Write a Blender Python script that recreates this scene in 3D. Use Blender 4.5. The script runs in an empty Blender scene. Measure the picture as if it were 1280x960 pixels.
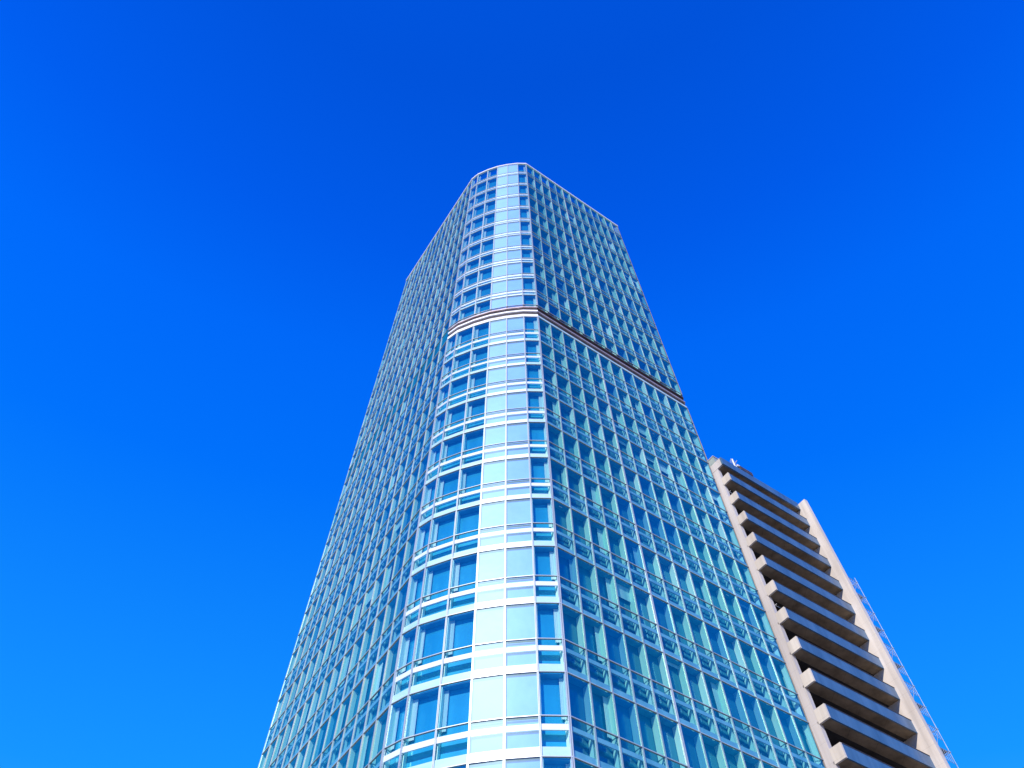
import bpy, bmesh, math, random
from mathutils import Vector, Matrix
random.seed(7)
R = math.radians
SC = bpy.context.scene
COL = SC.collection
EYE = 1.6                                   # camera height above the pavement
F_PX = 924.0                                # focal length in pixels of a 1280 px wide frame
PITCH, ROLL = R(59.3), R(-0.417)

# ------------------------------------------------------------------ directions (compass: 0 = view azimuth)
def az(deg): return Vector((math.sin(R(deg)), math.cos(R(deg)), 0))
D_R = az(55.8)                              # along the tower's right face, away from the rounded corner
N_R = az(145.8)                             # its outward normal
D_L = az(325.3)
N_L = az(235.8)
SUN_AZ, SUN_EL = 203.5, 36.0

# ------------------------------------------------------------------ materials
def new_mat(name):
    m = bpy.data.materials.new(name); m.use_nodes = True
    nt = m.node_tree; nt.nodes.clear()
    out = nt.nodes.new('ShaderNodeOutputMaterial')
    return m, nt, out
def L(nt, a, b): nt.links.new(a, b)
def noise_mix(nt, c0, c1, scale=1.0, stretch=(1, 1, 1), detail=5, lo=.35, hi=.65):
    geo = nt.nodes.new('ShaderNodeNewGeometry')
    mp = nt.nodes.new('ShaderNodeMapping'); mp.inputs['Scale'].default_value = stretch
    L(nt, geo.outputs['Position'], mp.inputs['Vector'])
    no = nt.nodes.new('ShaderNodeTexNoise'); no.inputs['Scale'].default_value = scale
    no.inputs['Detail'].default_value = detail
    L(nt, mp.outputs[0], no.inputs['Vector'])
    rp = nt.nodes.new('ShaderNodeValToRGB')
    rp.color_ramp.elements[0].position = lo; rp.color_ramp.elements[0].color = (*c0, 1)
    rp.color_ramp.elements[1].position = hi; rp.color_ramp.elements[1].color = (*c1, 1)
    L(nt, no.outputs['Fac'], rp.inputs[0])
    return rp, no, mp
def surf(name, c0, c1, scale=1.0, stretch=(1, 1, 1), rough=.6, metal=0.0, bump=0.0, spec=.5, lo=.35, hi=.65):
    m, nt, out = new_mat(name)
    b = nt.nodes.new('ShaderNodeBsdfPrincipled')
    rp, no, mp = noise_mix(nt, c0, c1, scale, stretch, lo=lo, hi=hi)
    L(nt, rp.outputs[0], b.inputs['Base Color'])
    b.inputs['Roughness'].default_value = rough; b.inputs['Metallic'].default_value = metal
    b.inputs['Specular IOR Level'].default_value = spec
    if bump:
        bp = nt.nodes.new('ShaderNodeBump'); bp.inputs['Strength'].default_value = bump
        bp.inputs['Distance'].default_value = .02
        n2 = nt.nodes.new('ShaderNodeTexNoise'); n2.inputs['Scale'].default_value = scale*12
        L(nt, mp.outputs[0], n2.inputs['Vector']); L(nt, n2.outputs['Fac'], bp.inputs['Height'])
        L(nt, bp.outputs[0], b.inputs['Normal'])
    L(nt, b.outputs[0], out.inputs[0])
    return m
def joints(m, period=1.5, depth=.82, width=.010, axis='Z'):
    nt = m.node_tree; b = [n for n in nt.nodes if n.type == 'BSDF_PRINCIPLED'][0]
    src = b.inputs['Base Color'].links[0].from_socket
    geo = nt.nodes.new('ShaderNodeNewGeometry'); sp = nt.nodes.new('ShaderNodeSeparateXYZ'); L(nt, geo.outputs['Position'], sp.inputs[0])
    md = nt.nodes.new('ShaderNodeMath'); md.operation = 'PINGPONG'; md.inputs[1].default_value = period/2; L(nt, sp.outputs[axis], md.inputs[0])
    lt = nt.nodes.new('ShaderNodeMath'); lt.operation = 'LESS_THAN'; lt.inputs[1].default_value = width; L(nt, md.outputs[0], lt.inputs[0])
    st = nt.nodes.new('ShaderNodeTexNoise'); st.inputs['Scale'].default_value = 2.2; st.inputs['Detail'].default_value = 6
    mp = nt.nodes.new('ShaderNodeMapping'); mp.inputs['Scale'].default_value = (1, 1, .06); L(nt, geo.outputs['Position'], mp.inputs[0]); L(nt, mp.outputs[0], st.inputs['Vector'])
    r2 = nt.nodes.new('ShaderNodeMapRange'); r2.inputs['From Min'].default_value = .35; r2.inputs['From Max'].default_value = .6
    r2.inputs['To Min'].default_value = .82; r2.inputs['To Max'].default_value = 1.0; L(nt, st.outputs['Fac'], r2.inputs['Value'])
    f = nt.nodes.new('ShaderNodeMath'); f.operation = 'MULTIPLY_ADD'; f.inputs[1].default_value = -(1-depth); L(nt, lt.outputs[0], f.inputs[0]); L(nt, r2.outputs[0], f.inputs[2])
    mx = nt.nodes.new('ShaderNodeVectorMath'); mx.operation = 'SCALE'; L(nt, src, mx.inputs[0]); L(nt, f.outputs[0], mx.inputs['Scale'])
    L(nt, mx.outputs[0], b.inputs['Base Color'])
def glass(name, tint, base=.10, edge=.75, power=3.0, rough=.015, gcol=(.92, .97, 1)):
    """single sheet of coated glass: a see-through tint under a sky reflection that grows at glancing angles"""
    m, nt, out = new_mat(name)
    tr = nt.nodes.new('ShaderNodeBsdfTransparent'); tr.inputs[0].default_value = (*tint, 1)
    gl = nt.nodes.new('ShaderNodeBsdfGlossy'); gl.inputs['Roughness'].default_value = rough
    gl.inputs['Color'].default_value = (*gcol, 1)
    lw = nt.nodes.new('ShaderNodeLayerWeight'); lw.inputs['Blend'].default_value = .5
    pw = nt.nodes.new('ShaderNodeMath'); pw.operation = 'POWER'; pw.inputs[1].default_value = power
    L(nt, lw.outputs['Facing'], pw.inputs[0])
    mr = nt.nodes.new('ShaderNodeMapRange'); mr.inputs['To Min'].default_value = base; mr.inputs['To Max'].default_value = edge
    L(nt, pw.outputs[0], mr.inputs['Value'])
    # slight roller-wave distortion of the pane
    geo = nt.nodes.new('ShaderNodeNewGeometry'); no = nt.nodes.new('ShaderNodeTexNoise')
    no.inputs['Scale'].default_value = .9; no.inputs['Detail'].default_value = 2
    L(nt, geo.outputs['Position'], no.inputs['Vector'])
    bp = nt.nodes.new('ShaderNodeBump'); bp.inputs['Strength'].default_value = .25; bp.inputs['Distance'].default_value = .03
    L(nt, no.outputs['Fac'], bp.inputs['Height']); L(nt, bp.outputs[0], gl.inputs['Normal'])
    mx = nt.nodes.new('ShaderNodeMixShader')
    L(nt, mr.outputs[0], mx.inputs[0]); L(nt, tr.outputs[0], mx.inputs[1]); L(nt, gl.outputs[0], mx.inputs[2])
    L(nt, mx.outputs[0], out.inputs[0])
    return m
def dark_glass(name, c0, c1, gcol, fac=.5, rough=.12, stretch=(1, 1, .10), scale=.9):
    m, nt, out = new_mat(name)
    rp, no, mp = noise_mix(nt, c0, c1, scale, stretch, detail=4, lo=.3, hi=.7)
    df = nt.nodes.new('ShaderNodeBsdfDiffuse'); L(nt, rp.outputs[0], df.inputs[0])
    gl = nt.nodes.new('ShaderNodeBsdfGlossy'); gl.inputs['Roughness'].default_value = rough
    gl.inputs['Color'].default_value = (*gcol, 1)
    mx = nt.nodes.new('ShaderNodeMixShader'); mx.inputs[0].default_value = fac
    L(nt, df.outputs[0], mx.inputs[1]); L(nt, gl.outputs[0], mx.inputs[2]); L(nt, mx.outputs[0], out.inputs[0])
    return m

M = {}
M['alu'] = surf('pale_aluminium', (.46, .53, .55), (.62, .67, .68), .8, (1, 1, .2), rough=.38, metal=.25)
M['alu_face'] = surf('shade_toned_aluminium', (.26, .40, .44), (.42, .55, .58), .8, (1, 1, .2), rough=.42, metal=.2)  # pale aluminium darkened: the right face's weaker sun is put into the colour
M['alu_dark'] = surf('shadow_gap_gasket', (.12, .16, .19), (.20, .25, .28), 2, rough=.6)
M['belt'] = surf('rose_metal_rail', (.50, .40, .38), (.66, .56, .55), 1.2, rough=.4, metal=.3)
M['belt_dark'] = surf('dark_belt_recess', (.03, .022, .025), (.07, .05, .05), 1.0, rough=.7)
M['white_band'] = surf('white_enamel_band', (.86, .88, .88), (.93, .93, .92), .5, (1, 1, 3), rough=.5)
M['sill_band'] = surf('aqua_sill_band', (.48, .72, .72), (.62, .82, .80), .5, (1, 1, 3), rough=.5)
M['face_band'] = surf('shaded_aqua_band', (.34, .56, .62), (.52, .72, .76), 1.5, (1, 1, .3), rough=.5)  # flat-face bands: weaker sun there is put into the darker colour
M['pane'] = glass('clear_blue_pane', (.74, .98, .94), base=.22, edge=.9, power=2.4, gcol=(.6, 1.0, .66))  # flat-face pane: tint darker than the corner's, standing in for less sun
M['pane_deep'] = glass('deep_blue_pane', (.50, .80, .90), base=.30, edge=.9, power=2.2, gcol=(.5, .95, .72))
M['pane_pale'] = glass('pale_aqua_pane', (.84, 1.0, .97), base=.16, edge=.8, power=2.4, gcol=(.8, 1.0, .8))
M['left_pane'] = glass('silver_blue_pane', (.80, .98, .95), base=.26, edge=.7, power=2.0, gcol=(.9, 1.0, .75))
M['bright_pane'] = glass('bright_pane', (.90, .97, 1.0), base=.050, edge=.6, power=3.0, rough=.40, gcol=(.60, .90, 1))
M['corner_pane'] = glass('corner_pane', (.88, .99, 1.0), base=.24, edge=.9, power=2.4, gcol=(.8, 1.0, .92))
M['corner_spandrel'] = glass('corner_spandrel', (.95, .99, 1.0), base=.06, edge=.8, power=2.8, gcol=(.7, .95, .95))
M['spandrel_glass'] = glass('spandrel_pane', (.62, .88, .93), base=.12, edge=.85, power=2.8, gcol=(.6, .92, .8))  # flat-face spandrels: teal tint dims the bands in place of weaker sun
M['reveal'] = surf('pale_green_reveal', (.50, .92, .76), (.70, .97, .86), 2.2, (1, 1, .1), rough=.6)
M['curtain'] = surf('pale_curtain', (.38, .66, .66), (.62, .82, .78), 3.0, (1, 1, .05), rough=.8)
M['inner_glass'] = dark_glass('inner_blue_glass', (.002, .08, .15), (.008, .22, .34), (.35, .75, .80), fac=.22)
M['glare_sheet'] = surf('painted_sun_glare', (.085, .285, .74), (.11, .34, .82), .6, (1, 1, 1), rough=.8)  # reflection of the sky near the sun, painted on a sheet behind the glass
M['inner_bright'] = dark_glass('bright_inner_glass', (.02, .32, .50), (.04, .46, .66), (.35, .85, .95), fac=.22)  # corner copy of the inner glass, its brighter sky reflection put into the colour
M['soffit'] = surf('box_soffit', (.01, .22, .36), (.02, .32, .48), 1.5, rough=.6)
M['roof'] = surf('grey_roof_felt', (.16, .16, .16), (.26, .25, .24), .7, rough=.9, bump=.3)
M['cream'] = surf('cream_render', (.66, .58, .49), (.79, .71, .61), .35, (1, 1, .25), rough=.85, bump=.25)
M['cream_grey'] = surf('grey_pink_render', (.60, .54, .50), (.72, .66, .62), .4, (1, 1, .2), rough=.85, bump=.25)
M['parapet'] = surf('blue_grey_coated_panel', (.06, .14, .24), (.09, .19, .31), .8, (1, 1, .4), rough=.30, spec=.5)
M['slab'] = surf('brown_grey_concrete_underside', (.20, .15, .09), (.33, .25, .16), .8, rough=.9, bump=.3)
M['recess'] = surf('recess_shade_tone', (.025, .022, .02), (.05, .045, .04), 1, rough=.8)  # shade deep in the balcony recess, put into the colour
M['bronze'] = surf('bronze_frame', (.08, .06, .05), (.13, .10, .08), 2, rough=.5, metal=.3)
M['dark_window'] = dark_glass('dark_door_glass', (.010, .014, .02), (.03, .04, .05), (.5, .6, .7), fac=.25, rough=.05)
M['steel'] = surf('galvanised_steel', (.32, .38, .46), (.46, .52, .60), 3, rough=.5, metal=.4)
M['plank'] = surf('weathered_plank', (.14, .13, .13), (.24, .22, .20), 3, rough=.9)
joints(M['cream']); joints(M['cream_grey']); joints(M['slab'], 2.4, .7, .015, 'X'); joints(M['parapet'], 1.9, .75, .012, 'X')
M['white_metal'] = surf('white_metal', (.78, .78, .78), (.85, .85, .85), 2, rough=.4)
M['green_grey'] = surf('green_grey_metal', (.30, .36, .33), (.42, .48, .44), 1.5, rough=.7)
M['paving'] = surf('granite_paving', (.26, .23, .20), (.38, .34, .29), .12, rough=.85, bump=.2)
M['asphalt'] = surf('asphalt', (.045, .045, .047), (.07, .07, .07), .6, rough=.95, bump=.3)
M['lamp'] = surf('lamp_white', (.9, .9, .88), (.95, .95, .93), 3, rough=.3)

# ------------------------------------------------------------------ mesh helper
class MB:
    def __init__(s): s.v = []; s.f = []; s.m = []
    def face(s, pts, mi=0):
        i = len(s.v); s.v += [tuple(p) for p in pts]; s.f.append(tuple(range(i, i+len(pts)))); s.m.append(mi)
    def quad(s, a, b, z0, z1, mi=0):
        """upright sheet over the plan segment a-b"""
        s.face([(a[0], a[1], z0), (b[0], b[1], z0), (b[0], b[1], z1), (a[0], a[1], z1)], mi)
    def prism(s, plan, z0, z1, mi=0):
        n = len(plan)
        for i in range(n):
            s.quad(plan[i], plan[(i+1) % n], z0, z1, mi)
        s.face([(p[0], p[1], z1) for p in plan], mi)
        s.face([(p[0], p[1], z0) for p in reversed(plan)], mi)
    def obox(s, o, u, v, u0, u1, v0, v1, z0, z1, mi=0):
        """box in the frame o + u*.. + v*.. (u, v horizontal unit vectors)"""
        P = lambda a, b: (o[0]+u[0]*a+v[0]*b, o[1]+u[1]*a+v[1]*b)
        pl = [P(u0, v0), P(u1, v0), P(u1, v1), P(u0, v1)]
        if u[0]*v[1]-u[1]*v[0] < 0: pl.reverse()
        s.prism(pl, z0, z1, mi)
    def tube(s, a, b, r, n=6, mi=0):
        a, b = Vector(a), Vector(b); d = (b-a)
        if d.length < 1e-6: return
        d.normalize(); x = d.orthogonal().normalized(); y = d.cross(x)
        ra = [a+(x*math.cos(t)+y*math.sin(t))*r for t in [2*math.pi*i/n for i in range(n)]]
        rb = [p+(b-a) for p in ra]
        for i in range(n):
            j = (i+1) % n; s.face([ra[i], ra[j], rb[j], rb[i]], mi)
        s.face(list(reversed(ra)), mi); s.face(rb, mi)
    def ring(s, line, outs, d0, d1, z0, z1, mi=0, closed=True):
        """band following a plan polyline, offset outward d0..d1"""
        n = len(line); rng = range(n if closed else n-1)
        i0 = [line[i]+outs[i]*d0 for i in range(n)]; i1 = [line[i]+outs[i]*d1 for i in range(n)]
        for i in rng:
            j = (i+1) % n
            s.quad(i1[i], i1[j], z0, z1, mi); s.quad(i0[j], i0[i], z0, z1, mi)
            s.face([(*i1[i][:2], z1), (*i1[j][:2], z1), (*i0[j][:2], z1), (*i0[i][:2], z1)], mi)
            s.face([(*i0[i][:2], z0), (*i0[j][:2], z0), (*i1[j][:2], z0), (*i1[i][:2], z0)], mi)
    def build(s, name, mats, parent=None):
        me = bpy.data.meshes.new(name)
        me.from_pydata(s.v, [], s.f)
        for m in (mats if isinstance(mats, (list, tuple)) else [mats]): me.materials.append(m)
        for p, mi in zip(me.polygons, s.m): p.material_index = mi
        me.update()
        o = bpy.data.objects.new(name, me); COL.objects.link(o)
        if parent: o.parent = parent
        return o
def tag(o, label=None, cat=None, group=None, kind=None):
    for k, v in (('label', label), ('category', cat), ('group', group), ('kind', kind)):
        if v: o[k] = v
    return o
def empty(name, loc=(0, 0, 0)):
    o = bpy.data.objects.new(name, None); COL.objects.link(o); o.location = loc; return o
def rebase(root, loc):
    """give a thing its origin at its base without moving the geometry"""
    root.location = loc
    for ch in [o for o in bpy.data.objects if o.parent == root]:
        ch.data.transform(Matrix.Translation(-Vector(loc))) if ch.data.users == 1 else None

# ------------------------------------------------------------------ ground
def sheet(name, x0, x1, y0, y1, z, mat):
    m = MB(); m.face([(x0, y0, z), (x1, y0, z), (x1, y1, z), (x0, y1, z)]); return tag(m.build(name, mat), kind='structure')
sheet('ground', -3000, 3000, -3000, 3000, 0.0, M['paving'])
sheet('road', -400, 400, -26, -12, 0.004, M['asphalt'])
mk = MB()
for i in range(-20, 21): mk.face([(i*9-1.5, -19.08, .008), (i*9+1.5, -19.08, .008), (i*9+1.5, -18.92, .008), (i*9-1.5, -18.92, .008)])
tag(mk.build('road_marking', M['white_metal']), kind='structure')

# ------------------------------------------------------------------ glass tower
U = 4.2                                     # one storey of the lower shaft
def V2(x, y): return Vector((x*U, y*U, 0))
C0 = V2(.575, 6.955)                        # where the rounded corner meets the right face
corner = [V2(-1.42, 7.50), V2(-1.20, 7.33), V2(-.83, 7.17), V2(-.47, 7.055), V2(-.105, 6.985), V2(.262, 6.945), C0]
corner = corner[::-1]
RF = [C0 + D_R*(.3275*U)*i for i in range(14)]
PL0 = corner[-1]
PL1 = V2(-4.19, 11.53)
LF = [PL0 + (PL1-PL0)*(i/15) for i in range(16)]
cham = RF[-1] + (D_R*.35 + (-N_R)*.45)       # small chamfer at the far right corner
back = cham + (PL1-PL0) + (-N_R)*.5
chl = PL1 + (D_R*.35 + (-N_R)*.45)
nb = 14
BR = [cham + (back-cham)*(i/nb) for i in range(nb+1)]
BL = [back + (chl-back)*(i/20) for i in range(21)]
# closed outline, anticlockwise seen from above: left face reversed -> corner -> right face -> back
outline = LF[::-1] + corner[::-1][1:] + RF[1:] + BR + BL[1:]
# drop duplicates
pl = []
for p in outline:
    if not pl or (p-pl[-1]).length > .05: pl.append(p)
if (pl[0]-pl[-1]).length < .05: pl.pop()
NP = len(pl)
def seg_n(i):
    a, b = pl[i], pl[(i+1) % NP]; d = (b-a).normalized(); return Vector((d.y, -d.x, 0))
segn = [seg_n(i) for i in range(NP)]
if segn[2].dot(N_L) < 0: segn = [-n for n in segn]
vout = []
for i in range(NP):
    a, b = segn[i-1], segn[i]; m = (a+b).normalized(); vout.append(m/max(.35, m.dot(b)))
def segdist(i, P):
    return (pl[i]-P).length
iC0 = min(range(NP), key=lambda i: (pl[i]-C0).length)
iPL = min(range(NP), key=lambda i: (pl[i]-PL0).length)
assert iPL < iC0, (iPL, iC0)
CENTRE = {iC0-2, iC0-3}                      # the two bays squarely facing the camera, sun glare painted on a sheet behind the pane
# vertical rhythm (in storeys above the eye): sill heights and the top of each vision strip
sills = [k+.885 for k in range(-1, 14)]
lev = [(s*U+EYE, (s+.545)*U+EYE) for s in sills]
BELT = (14.62*U+EYE, 15.12*U+EYE)
lev[-1] = (13.93*U+EYE, 14.56*U+EYE)
up = [15.17, 16.02, 17.02, 18.06, 19.00, 20.16, 21.30, 22.52, 23.82, 25.08, 26.50]
topz = 27.62*U+EYE
ul = []
for a, b in zip(up, up[1:]): ul.append((a*U+EYE, (b-.30)*U+EYE))
ul.append((up[-1]*U+EYE, topz-.25))
levels = lev + ul
tower = empty('glass_tower')
tag(tower, 'tall rounded-corner blue glass office tower rising in the middle of the photo', 'tower')

DEP = .42                                    # depth of the box behind the outer skin
inset = lambda i, d: pl[i]-vout[i]*d
dep = lambda i: .27 if i < iPL else DEP      # the long left face has shallower boxes
# inner glass skin
m = MB()
for i in range(NP):
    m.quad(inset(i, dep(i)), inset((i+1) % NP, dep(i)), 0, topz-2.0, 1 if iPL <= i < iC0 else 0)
m.build('inner_wall', [M['inner_glass'], M['inner_bright']], tower)
m = MB(); m.face([(*inset(i, DEP)[:2], topz-2.0) for i in range(NP)]); m.build('roof', M['roof'], tower)

def proj(P):
    X, Y, Z = P[0], P[1], P[2]-EYE
    c, s = math.cos(PITCH), math.sin(PITCH); d = Y*c+Z*s; u = -Y*s+Z*c
    if d < .1: return None
    return (640+F_PX*X/d, 480-F_PX*u/d)
def area(i, z0, z1):
    a, b = pl[i], pl[(i+1) % NP]
    mid = (a+b)/2
    if segn[i].dot(-mid) <= 0: return 0
    q = [proj((a.x, a.y, z0)), proj((b.x, b.y, z0)), proj((b.x, b.y, z1)), proj((a.x, a.y, z1))]
    if None in q: return 0
    cx = sum(p[0] for p in q)/4; cy = sum(p[1] for p in q)/4
    if not (0 < cx < 1280 and 0 < cy < 960): return 0
    return abs(sum(q[k][0]*q[(k+1) % 4][1]-q[(k+1) % 4][0]*q[k][1] for k in range(4)))/2

G = .048                                     # half width of a mullion
def bay_window(mb, pane, i, z0, z1):
    """reveals, head, curtain (mb) and the outer pane (pane) of one bay"""
    a, b = pl[i], pl[(i+1) % NP]; n = segn[i]; d = (b-a).normalized(); w = (b-a).length
    P = lambda u, v: a + d*u - n*v; D = dep(i)
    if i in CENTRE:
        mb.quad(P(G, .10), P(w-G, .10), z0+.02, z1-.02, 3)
    else:
        mb.obox(a, d, -n, G, G+.05, .04, D-.02, z0+.02, z1-.02, 0)
        mb.obox(a, d, -n, w-G-.05, w-G, .04, D-.02, z0+.02, z1-.02, 0)
        mb.obox(a, d, -n, G+.05, w-G-.05, .05, D-.02, z1-.10, z1-.05, 1)
        r = random.random()
        cr_ = iPL <= i < iC0                  # rounded corner: curtains drawn back on the far side
        if r < .34 or (cr_ and r < .92):
            cw = random.uniform(.08, .42); side = random.random() < .5
            if cr_: side = i != iC0-1; cw = random.uniform(.16, .30)
            u0 = G+.05 if side else w-G-.05-cw
            k = 6; pts = [P(u0+cw*q/k, D-.10-(.03 if q % 2 else 0)) for q in range(k+1)]
            for q in range(k): mb.quad(pts[q], pts[q+1], z0+.05, z1-.12, 2)
        elif r < .42:                        # blind part way down
            mb.quad(P(G+.05, D-.14), P(w-G-.05, D-.14), z1-random.uniform(.3, 1.2), z1-.12, 2)
        elif r < .47:                        # ceiling lamp glimpsed inside
            mb.obox(a, d, -n, w*.45, w*.62, .14, .18, z1-.16, z1-.12, 4)
    t = random.gauss(0, .0025); t2 = random.gauss(0, .0025)
    A, B = P(.03, .0+t), P(w-.03, .0-t)
    pane.face([(A.x, A.y, z0), (B.x, B.y, z0), (B.x-n.x*t2, B.y-n.y*t2, z1), (A.x-n.x*t2, A.y-n.y*t2, z1)], PI(i))
WM = [M['reveal'], M['soffit'], M['curtain'], M['glare_sheet'], M['lamp']]
PM = [M['pane'], M['bright_pane'], M['corner_pane'], M['left_pane'], M['pane_deep'], M['pane_pale']]
SM = [M['spandrel_glass'], M['bright_pane'], M['corner_spandrel'], M['spandrel_glass'], M['spandrel_glass'], M['spandrel_glass']]
PI = lambda i: 1 if i in CENTRE else (2 if iPL <= i < iC0 else random.choices((3 if i < iPL else 0, 4, 5), (64, 20, 16))[0])
def bay_spandrel(mb, pane, i, z0, z1):
    a, b = pl[i], pl[(i+1) % NP]; n = segn[i]; d = (b-a).normalized(); w = (b-a).length
    P = lambda u, v: a + d*u - n*v; D = dep(i)
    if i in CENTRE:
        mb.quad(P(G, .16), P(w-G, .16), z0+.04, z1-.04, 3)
    else:
        mb.obox(a, d, -n, G, G+.04, .13, D-.02, z0+.04, z1-.04, 0)
        mb.obox(a, d, -n, w-G-.04, w-G, .13, D-.02, z0+.04, z1-.04, 0)
    t = random.gauss(0, .002)
    A, B = P(.03, t), P(w-.03, -t)
    pane.quad(A, B, z0, z1, PI(i))
wins, spans = [], []
for li, (z0, z1) in enumerate(levels):
    for i in range(NP):
        wins.append((area(i, z0, z1), i, z0, z1))
    lo = levels[li-1][1] if li else 0
    if abs(lo-lev[-1][1]) < 1e-6: continue   # the belt sits here
    for i in range(NP):
        spans.append((area(i, lo, z0), i, lo, z0))
def emit(lst, fn, name, pname, pm, label):
    lst = sorted(lst, key=lambda t: -t[0])
    for a, i, z0, z1 in lst[:99]:
        mb, pn = MB(), MB(); fn(mb, pn, i, z0, z1)
        o = mb.build(name, WM, tower); pn.build(pname, pm, o)
        if i in CENTRE: o['label'] = label
    mb, pn = MB(), MB()
    for a, i, z0, z1 in lst[99:]: fn(mb, pn, i, z0, z1)
    o = mb.build(name, WM, tower); o['kind'] = 'stuff'
    p = pn.build(pname, pm, o); p['kind'] = 'stuff'
emit(wins, bay_window, 'window', 'pane', PM, 'pale window with sun glare painted behind its pane')
emit(spans, bay_spandrel, 'spandrel', 'spandrel_pane', SM, 'bright white banded spandrel')

# slab edges behind the spandrel glass, and transoms in front
for li, (z0, z1) in enumerate(levels):
    lo = levels[li-1][1] if li else 0
    if li and abs(lo-lev[-1][1]) < 1e-6: continue
    h = z0-lo
    upper = z0 > BELT[1]
    ci = list(range(iPL, iC0+1)); fi = [(iC0+k) % NP for k in range(NP-(iC0-iPL)+1)]
    ce = [iC0-3, iC0-2, iC0-1]; cl = list(range(iPL, iC0-2)); cr2 = [iC0-1, iC0]
    for ids, w1, w2, m1, m2 in ((cl, (.08 if upper else .19), (.36 if upper else .25), 'white_band', 'sill_band'), (ce, (.08 if upper else .19), (.36 if upper else .25), 'white_band', 'white_band'),  # centre sill is white instead of aqua: sun glare put into its colour
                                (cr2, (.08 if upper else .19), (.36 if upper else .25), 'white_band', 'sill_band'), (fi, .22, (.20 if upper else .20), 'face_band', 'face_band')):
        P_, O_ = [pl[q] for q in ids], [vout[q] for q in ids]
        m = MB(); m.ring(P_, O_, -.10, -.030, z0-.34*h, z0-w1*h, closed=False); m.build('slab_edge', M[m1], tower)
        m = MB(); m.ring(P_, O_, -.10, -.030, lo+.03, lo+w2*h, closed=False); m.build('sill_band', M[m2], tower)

for li, (z0, z1) in enumerate(levels):
    for z in (z0, z1):
        if z >= topz-.3: continue
        m = MB(); m.ring(pl, vout, .004, .050, z-.014, z+.020, 0); m.ring(pl, vout, -.03, .003, z-.032, z+.030, 1)
        m.build('transom', [M['alu'], M['alu_dark']], tower)
# belt: dark recess with two rails
iL = min(range(NP), key=lambda i: (pl[i]-PL0).length); iE = min(range(NP), key=lambda i: (pl[i]-chl).length)
bidx = [(iL+k) % NP for k in range((iE-iL) % NP+1)]
bl, bo = [pl[i] for i in bidx], [vout[i] for i in bidx]
m = MB(); m.ring(bl, bo, -.25, -.10, lev[-1][1]+.046, ul[0][0]-.046, closed=False); m.build('belt_recess', M['belt_dark'], tower)
lidx = [(iE+k) % NP for k in range((iL-iE) % NP+1)]
m = MB(); m.ring([pl[i] for i in lidx], [vout[i] for i in lidx], -.16, -.03, lev[-1][1]+.046, ul[0][0]-.046, closed=False); m.build('belt_panel', M['inner_glass'], tower)
bz = lev[-1][1]; bh = ul[0][0]-bz
for fa, fb, pr, mt in ((.02, .20, .03, 'white_band'), (.44, .55, .05, 'white_band'), (.76, .85, .06, 'belt')):
    k = (iC0-iL) % NP
    m = MB(); m.ring(bl[:k+1], bo[:k+1], -.24, pr, bz+bh*fa, bz+bh*fb, closed=False); m.build('belt_rail', M[mt], tower)
    if fa < .1: fb = .14; mt = 'face_band'
    elif fa < .6: fb = .50; mt = 'belt'
    else: mt = 'bronze'
    m = MB(); m.ring(bl[k:], bo[k:], -.24, pr*.5, bz+bh*fa, bz+bh*fb, closed=False); m.build('belt_rail', M[mt], tower)
# mullions
def mull(i):
    o = pl[i]; v = vout[i].normalized(); u = Vector((-v.y, v.x, 0))
    turn = segn[i-1].dot(segn[i])
    w = 1.0 if (turn > .9 or i not in (iC0,)) else 1.5
    if (o-RF[5]).length < .05 or (o-PL0).length < .05: w = 1.5
    if min((o-RF[-1]).length, (o-cham).length, (o-PL1).length, (o-chl).length) < .05: w = .5
    m = MB()
    for (za, zb) in (((0, topz),) if i in lidx[1:-1] else ((0, lev[-1][1]+.04), (ul[0][0]-.04, topz))):
        m.obox(o, u, v, -.043*w, -.011*w, -.06, .040, za, zb, 0)
        m.obox(o, u, v, .011*w, .043*w, -.06, .040, za, zb, 0)
        m.obox(o, u, v, -.0105*w, .0105*w, -.06, .025, za, zb-.01, 1)
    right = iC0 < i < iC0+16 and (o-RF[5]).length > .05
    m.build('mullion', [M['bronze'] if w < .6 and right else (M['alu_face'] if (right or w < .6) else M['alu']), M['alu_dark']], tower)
for i in range(NP): mull(i)
# wide metal joint on both long faces (every sixth bay on the right, mid bay on the left)
m = MB(); m.ring(pl, vout, -.25, .12, topz-.25, topz+.10); m.build('parapet_coping', M['white_band'], tower)
# brightly trimmed frames along the top screen
m = MB()
for i in range(NP):
    a, b = pl[i], pl[(i+1) % NP]; d = (b-a).normalized(); n = segn[i]
    m.obox(a, d, -n, .0, .06, .10, .60, topz-4.2, topz-.26, 0)
m.build('parapet_post', M['alu'], tower)['kind'] = 'stuff'

# ------------------------------------------------------------------ balcony apartment block
bld = empty('apartment_building')
tag(bld, 'cream high-rise with stacked long balconies standing to the right behind the glass tower', 'building')
A = Vector((21.65, 47.7, 0)); u, v = D_R, N_R    # u along the balconies, v out towards the camera
LEN, DF, FIN = 11.35, .85, .95
ROOFZ = 63.5+EYE
def B(mb, u0, u1, v0, v1, z0, z1, mi=0): mb.obox(A, u, v, u0, u1, v0, v1, z0, z1, mi)
m = MB()
B(m, 0, LEN+.45, -15, -1.6, 0, ROOFZ-.5)
B(m, 0, .40, -1.598, 0, 0, ROOFZ-.4)
m.build('wall', M['cream_grey'], bld)
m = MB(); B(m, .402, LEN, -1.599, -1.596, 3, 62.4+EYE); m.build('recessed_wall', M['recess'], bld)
m = MB(); B(m, LEN+.004, LEN+.45, -1.598, DF+FIN, 0, ROOFZ-.15); m.build('side_wall', M['cream'], bld)
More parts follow.
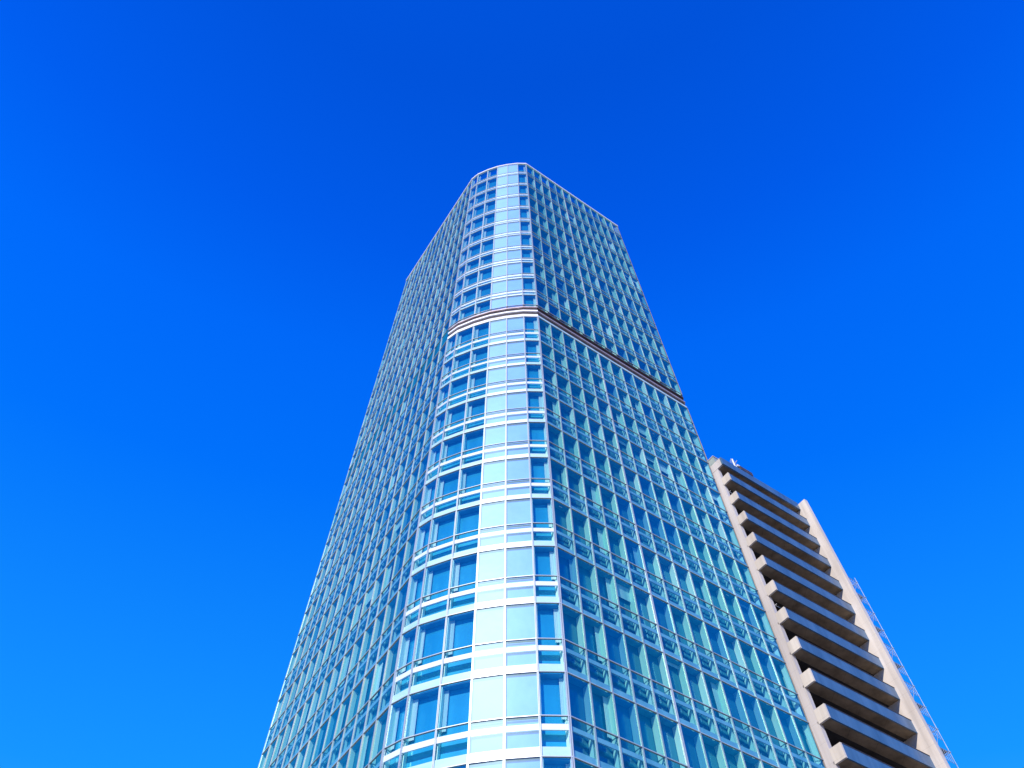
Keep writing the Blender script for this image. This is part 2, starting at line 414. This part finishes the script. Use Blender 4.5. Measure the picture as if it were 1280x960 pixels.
m = MB(); B(m, .0, LEN, -14.9, DF-.0, 62.5+EYE, 62.7+EYE, 1); B(m, -.02, LEN, DF-.18, DF+.01, 62.48+EYE, ROOFZ+.1, 0)
B(m, -.021, .16, -14.9, DF-.181, 62.49+EYE, ROOFZ+.1, 2)
B(m, LEN-.2, LEN+.46, -14.95, DF-.19, ROOFZ-.5, ROOFZ+.05, 2)
m.build('roof', [M['parapet'], M['slab'], M['cream_grey']], bld)
for k in range(0, 20):
    zb = 59.75-3.0*k+EYE
    if zb < 3: break
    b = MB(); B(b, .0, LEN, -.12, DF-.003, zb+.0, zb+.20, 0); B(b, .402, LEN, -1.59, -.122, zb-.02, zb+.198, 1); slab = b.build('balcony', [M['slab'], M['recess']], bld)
    p = MB(); B(p, .14, LEN, DF, DF+.12, zb-.03, zb+1.04, 0); B(p, .13, LEN, DF-.02, DF+.15, zb+1.042, zb+1.09, 1)
    p.build('front_parapet', [M['parapet'], M['bronze']], slab)
    p = MB(); B(p, -.03, .135, .004, DF+.13, zb-.035, zb+1.06, 0); p.build('end_parapet', M['cream'], slab)
    # sliding doors on the recessed wall
    for q in range(4):
        x0 = .55+q*2.68
        d = MB()
        for (a0, a1, c0, c1) in ((x0, x0+.07, .21, 2.45), (x0+2.33, x0+2.4, .21, 2.45), (x0+.071, x0+2.329, 2.38, 2.45), (x0+.071, x0+2.329, .21, .27), (x0+1.17, x0+1.24, .271, 2.379)):
            B(d, a0, a1, -1.59, -1.52, zb+c0, zb+c1)
        o = d.build('balcony_door', M['bronze'], bld)
        g = MB(); B(g, x0+.072, x0+1.169, -1.595, -1.56, zb+.271, zb+2.379); B(g, x0+1.241, x0+2.328, -1.595, -1.55, zb+.271, zb+2.379)
        g.build('pane', M['dark_window'], o)
# drying rails glimpsed at the left end of some balconies
for k in (0, 5):
    zb = 59.75-3.0*k+EYE-3.0
    r = MB()
    for q in range(3): r.tube(A+u*.45+v*(-1.0+.5*q)+Vector((0, 0, zb+2.2)), A+u*1.6+v*(-1.0+.5*q)+Vector((0, 0, zb+2.2)), .02)
    r.tube(A+u*.45+v*-1.1+Vector((0, 0, zb+2.2)), A+u*.45+v*.2+Vector((0, 0, zb+2.2)), .025)
    r.tube(A+u*1.6+v*-1.1+Vector((0, 0, zb+2.2)), A+u*1.6+v*.2+Vector((0, 0, zb+2.2)), .025)
    r.build('drying_rail', M['white_metal'], bld)

# rooftop things
def placeB(uu, vv, z): return A + u*uu + v*vv + Vector((0, 0, z))
rb = empty('plant_box', placeB(.6, -.6, ROOFZ+.1)); tag(rb, 'grey-green metal box on the left corner of the balcony block roof', 'roof box')
m = MB(); m.obox((0, 0), u, v, -.55, .55, -.6, .6, 0, 1.1); m.build('casing', M['green_grey'], rb)
m = MB(); m.obox((0, 0), u, v, -.60, .60, -.65, .65, 1.102, 1.2); m.build('lid', M['cream_grey'], rb)
an = empty('antenna', placeB(2.75, .45, ROOFZ+.1)); tag(an, 'small white antenna standing on the roof edge of the balcony block', 'antenna')
m = MB(); m.tube((0, 0, 0), (0, 0, 2.1), .09, 8); m.build('mast', M['white_metal'], an)
m = MB()
for z, w in ((1.25, .55), (1.6, .42), (1.95, .28)):
    a = Vector((-w, 0, z)); m.tube(u*-w+Vector((0, 0, z)), u*w+Vector((0, 0, z)), .035)
m.tube(v*-.3+Vector((0, 0, 1.0)), v*.5+Vector((0, 0, 1.35)), .04); m.build('arm', M['white_metal'], an)
vt = empty('roof_unit', placeB(4.6, .1, ROOFZ+.1)); tag(vt, 'low dark rooftop unit with a white cap right of the antenna', 'roof unit')
m = MB(); m.obox((0, 0), u, v, -.9, .9, -.4, .4, 1.0, 1.6); m.build('casing', M['bronze'], vt)
m = MB(); m.obox((0, 0), u, v, -1.1, -.75, -.3, .3, 1.602, 1.85); m.build('cap', M['white_metal'], vt)
m = MB()
for x in (-.8, .8): m.obox((0, 0), u, v, x-.05, x+.05, -.35, .35, 0, 1.0)
m.build('foot', M['bronze'], vt)

# ------------------------------------------------------------------ scaffold climbing the far side of the block
S0 = az(31.98)*64.5
base = S0 - u*1.45
sc = empty('scaffold', base); tag(sc, 'thin bluish steel scaffold tower climbing the right side of the balcony block', 'scaffold')
top = 53.2+EYE
W, Dp = 1.45, .9
Q = lambda a, b, z: u*a + v*b + Vector((0, 0, z))
for a in (0, W):
    for b in (0, -Dp):
        m = MB(); m.tube(Q(a, b, 0), Q(a, b, top+(.4 if a else -.2)), .028); m.build('pole', M['steel'], sc)
nl = int(top/2)
for k in range(1, nl+1):
    z = top-2.0*(nl-k)-.2
    m = MB()
    for b in (0, -Dp):
        m.tube(Q(-.2, b, z), Q(W+.12, b, z), .030); m.tube(Q(0, b, z-1.0), Q(W, b, z-1.0), .018); m.tube(Q(0, b, z-.55), Q(W, b, z-.55), .014)
    for a in (0, W): m.tube(Q(a, .1, z), Q(a, -Dp-.1, z), .030)
    for q in range(4): m.tube(Q(W*(.2+.2*q), 0, z), Q(W*(.2+.2*q), 0, z-1.0), .012)
    m.build('ledger', M['steel'], sc)
    m = MB(); m.tube(Q(0, 0, z-2.0), Q(W, 0, z), .020) if k % 2 else m.tube(Q(W, -Dp, z-2.0), Q(0, -Dp, z), .020); m.build('brace', M['steel'], sc)
    if k % 2 == 0:
        m = MB(); m.obox((0, 0), u, v, .1, W-.1, -Dp+.1, -.1, z+.035, z+.07); m.build('platform', M['plank'], sc)

# ------------------------------------------------------------------ light
s = Vector((math.sin(R(SUN_AZ))*math.cos(R(SUN_EL)), math.cos(R(SUN_AZ))*math.cos(R(SUN_EL)), math.sin(R(SUN_EL))))
ld = bpy.data.lights.new('sun', 'SUN'); ld.energy = 4.9; ld.angle = R(.53); ld.color = (1.0, .93, .84)
lo = bpy.data.objects.new('sun', ld); COL.objects.link(lo); lo.rotation_euler = s.to_track_quat('Z', 'Y').to_euler(); lo.location = s*300
w = bpy.data.worlds.new('World'); SC.world = w; w.use_nodes = True
nt = w.node_tree; nt.nodes.clear()
out = nt.nodes.new('ShaderNodeOutputWorld'); bg = nt.nodes.new('ShaderNodeBackground'); bg.inputs['Strength'].default_value = .10
sky = nt.nodes.new('ShaderNodeTexSky'); sky.sky_type = 'NISHITA'; sky.sun_disc = False
sky.sun_elevation = R(SUN_EL); sky.sun_rotation = R(SUN_AZ); sky.air_density = 1.0; sky.dust_density = .6; sky.ozone_density = 3.0
sep = nt.nodes.new('ShaderNodeSeparateColor'); comb = nt.nodes.new('ShaderNodeCombineColor')
L(nt, sky.outputs[0], sep.inputs[0])
# the photograph's very saturated sky: per-channel gain and contrast on the physical sky
tc = nt.nodes.new('ShaderNodeTexCoord'); sx = nt.nodes.new('ShaderNodeVectorMath'); sx.operation = 'DOT_PRODUCT'; L(nt, tc.outputs['Generated'], sx.inputs[0])
sx.inputs[1].default_value = (0, -math.sin(R(15)), math.cos(R(15)))          # the gradient's axis leans a little back from the zenith
mr = nt.nodes.new('ShaderNodeMapRange'); mr.inputs['From Min'].default_value = -.3; mr.inputs['From Max'].default_value = 1.0
L(nt, sx.outputs['Value'], mr.inputs['Value'])
rp = nt.nodes.new('ShaderNodeValToRGB'); L(nt, mr.outputs[0], rp.inputs[0])
els = [(0, (2.0, 6.0, 8.0)), (.154, (1.0, 4.6, 8.0)), (.433, (.085, 2.75, 8.3)), (.677, (.004, 1.63, 8.3)), (.781, (.002, 1.38, 8.1)), (.854, (.002, 1.05, 7.2)), (.935, (.002, .85, 6.1))]
while len(rp.color_ramp.elements) < len(els): rp.color_ramp.elements.new(.5)
for e, (ps, cc) in zip(rp.color_ramp.elements, els): e.position = ps
for e, (ps, cc) in zip(rp.color_ramp.elements, els): e.color = (cc[0]/10, cc[1]/10, cc[2]/10, 1)
sr_ = nt.nodes.new('ShaderNodeSeparateColor'); L(nt, rp.outputs[0], sr_.inputs[0])
for ch in ('Red', 'Green', 'Blue'):
    p = nt.nodes.new('ShaderNodeMath'); p.operation = 'POWER'; p.inputs[1].default_value = .2
    g = nt.nodes.new('ShaderNodeMath'); g.operation = 'MULTIPLY'; g.inputs[1].default_value = 10.0
    h = nt.nodes.new('ShaderNodeMath'); h.operation = 'MULTIPLY'
    L(nt, sep.outputs[ch], p.inputs[0]); L(nt, p.outputs[0], g.inputs[0]); L(nt, g.outputs[0], h.inputs[0])
    L(nt, sr_.outputs[ch], h.inputs[1]); L(nt, h.outputs[0], comb.inputs[ch])
L(nt, comb.outputs[0], bg.inputs['Color']); L(nt, bg.outputs[0], out.inputs[0])

# ------------------------------------------------------------------ camera
cd = bpy.data.cameras.new('camera'); cd.sensor_fit = 'HORIZONTAL'; cd.sensor_width = 36; cd.lens = F_PX/1280*36
cd.clip_start = .1; cd.clip_end = 8000
cam = bpy.data.objects.new('camera', cd); COL.objects.link(cam); SC.camera = cam
c, sn = math.cos(PITCH), math.sin(PITCH); cr, sr = math.cos(ROLL), math.sin(ROLL)
Rv, Uv, Fv = Vector((1, 0, 0)), Vector((0, -sn, c)), Vector((0, c, sn))
e1 = Rv*cr + Uv*sr; e2 = -Rv*sr + Uv*cr
cam.matrix_world = Matrix(((e1.x, e2.x, -Fv.x, 0), (e1.y, e2.y, -Fv.y, 0), (e1.z, e2.z, -Fv.z, EYE), (0, 0, 0, 1)))
SC.view_settings.view_transform = 'Standard'; SC.view_settings.look = 'None'; SC.view_settings.exposure = 0
SC.render.engine = 'CYCLES'; SC.cycles.transparent_max_bounces = 12; SC.cycles.max_bounces = 8
SC.render.film_transparent = False
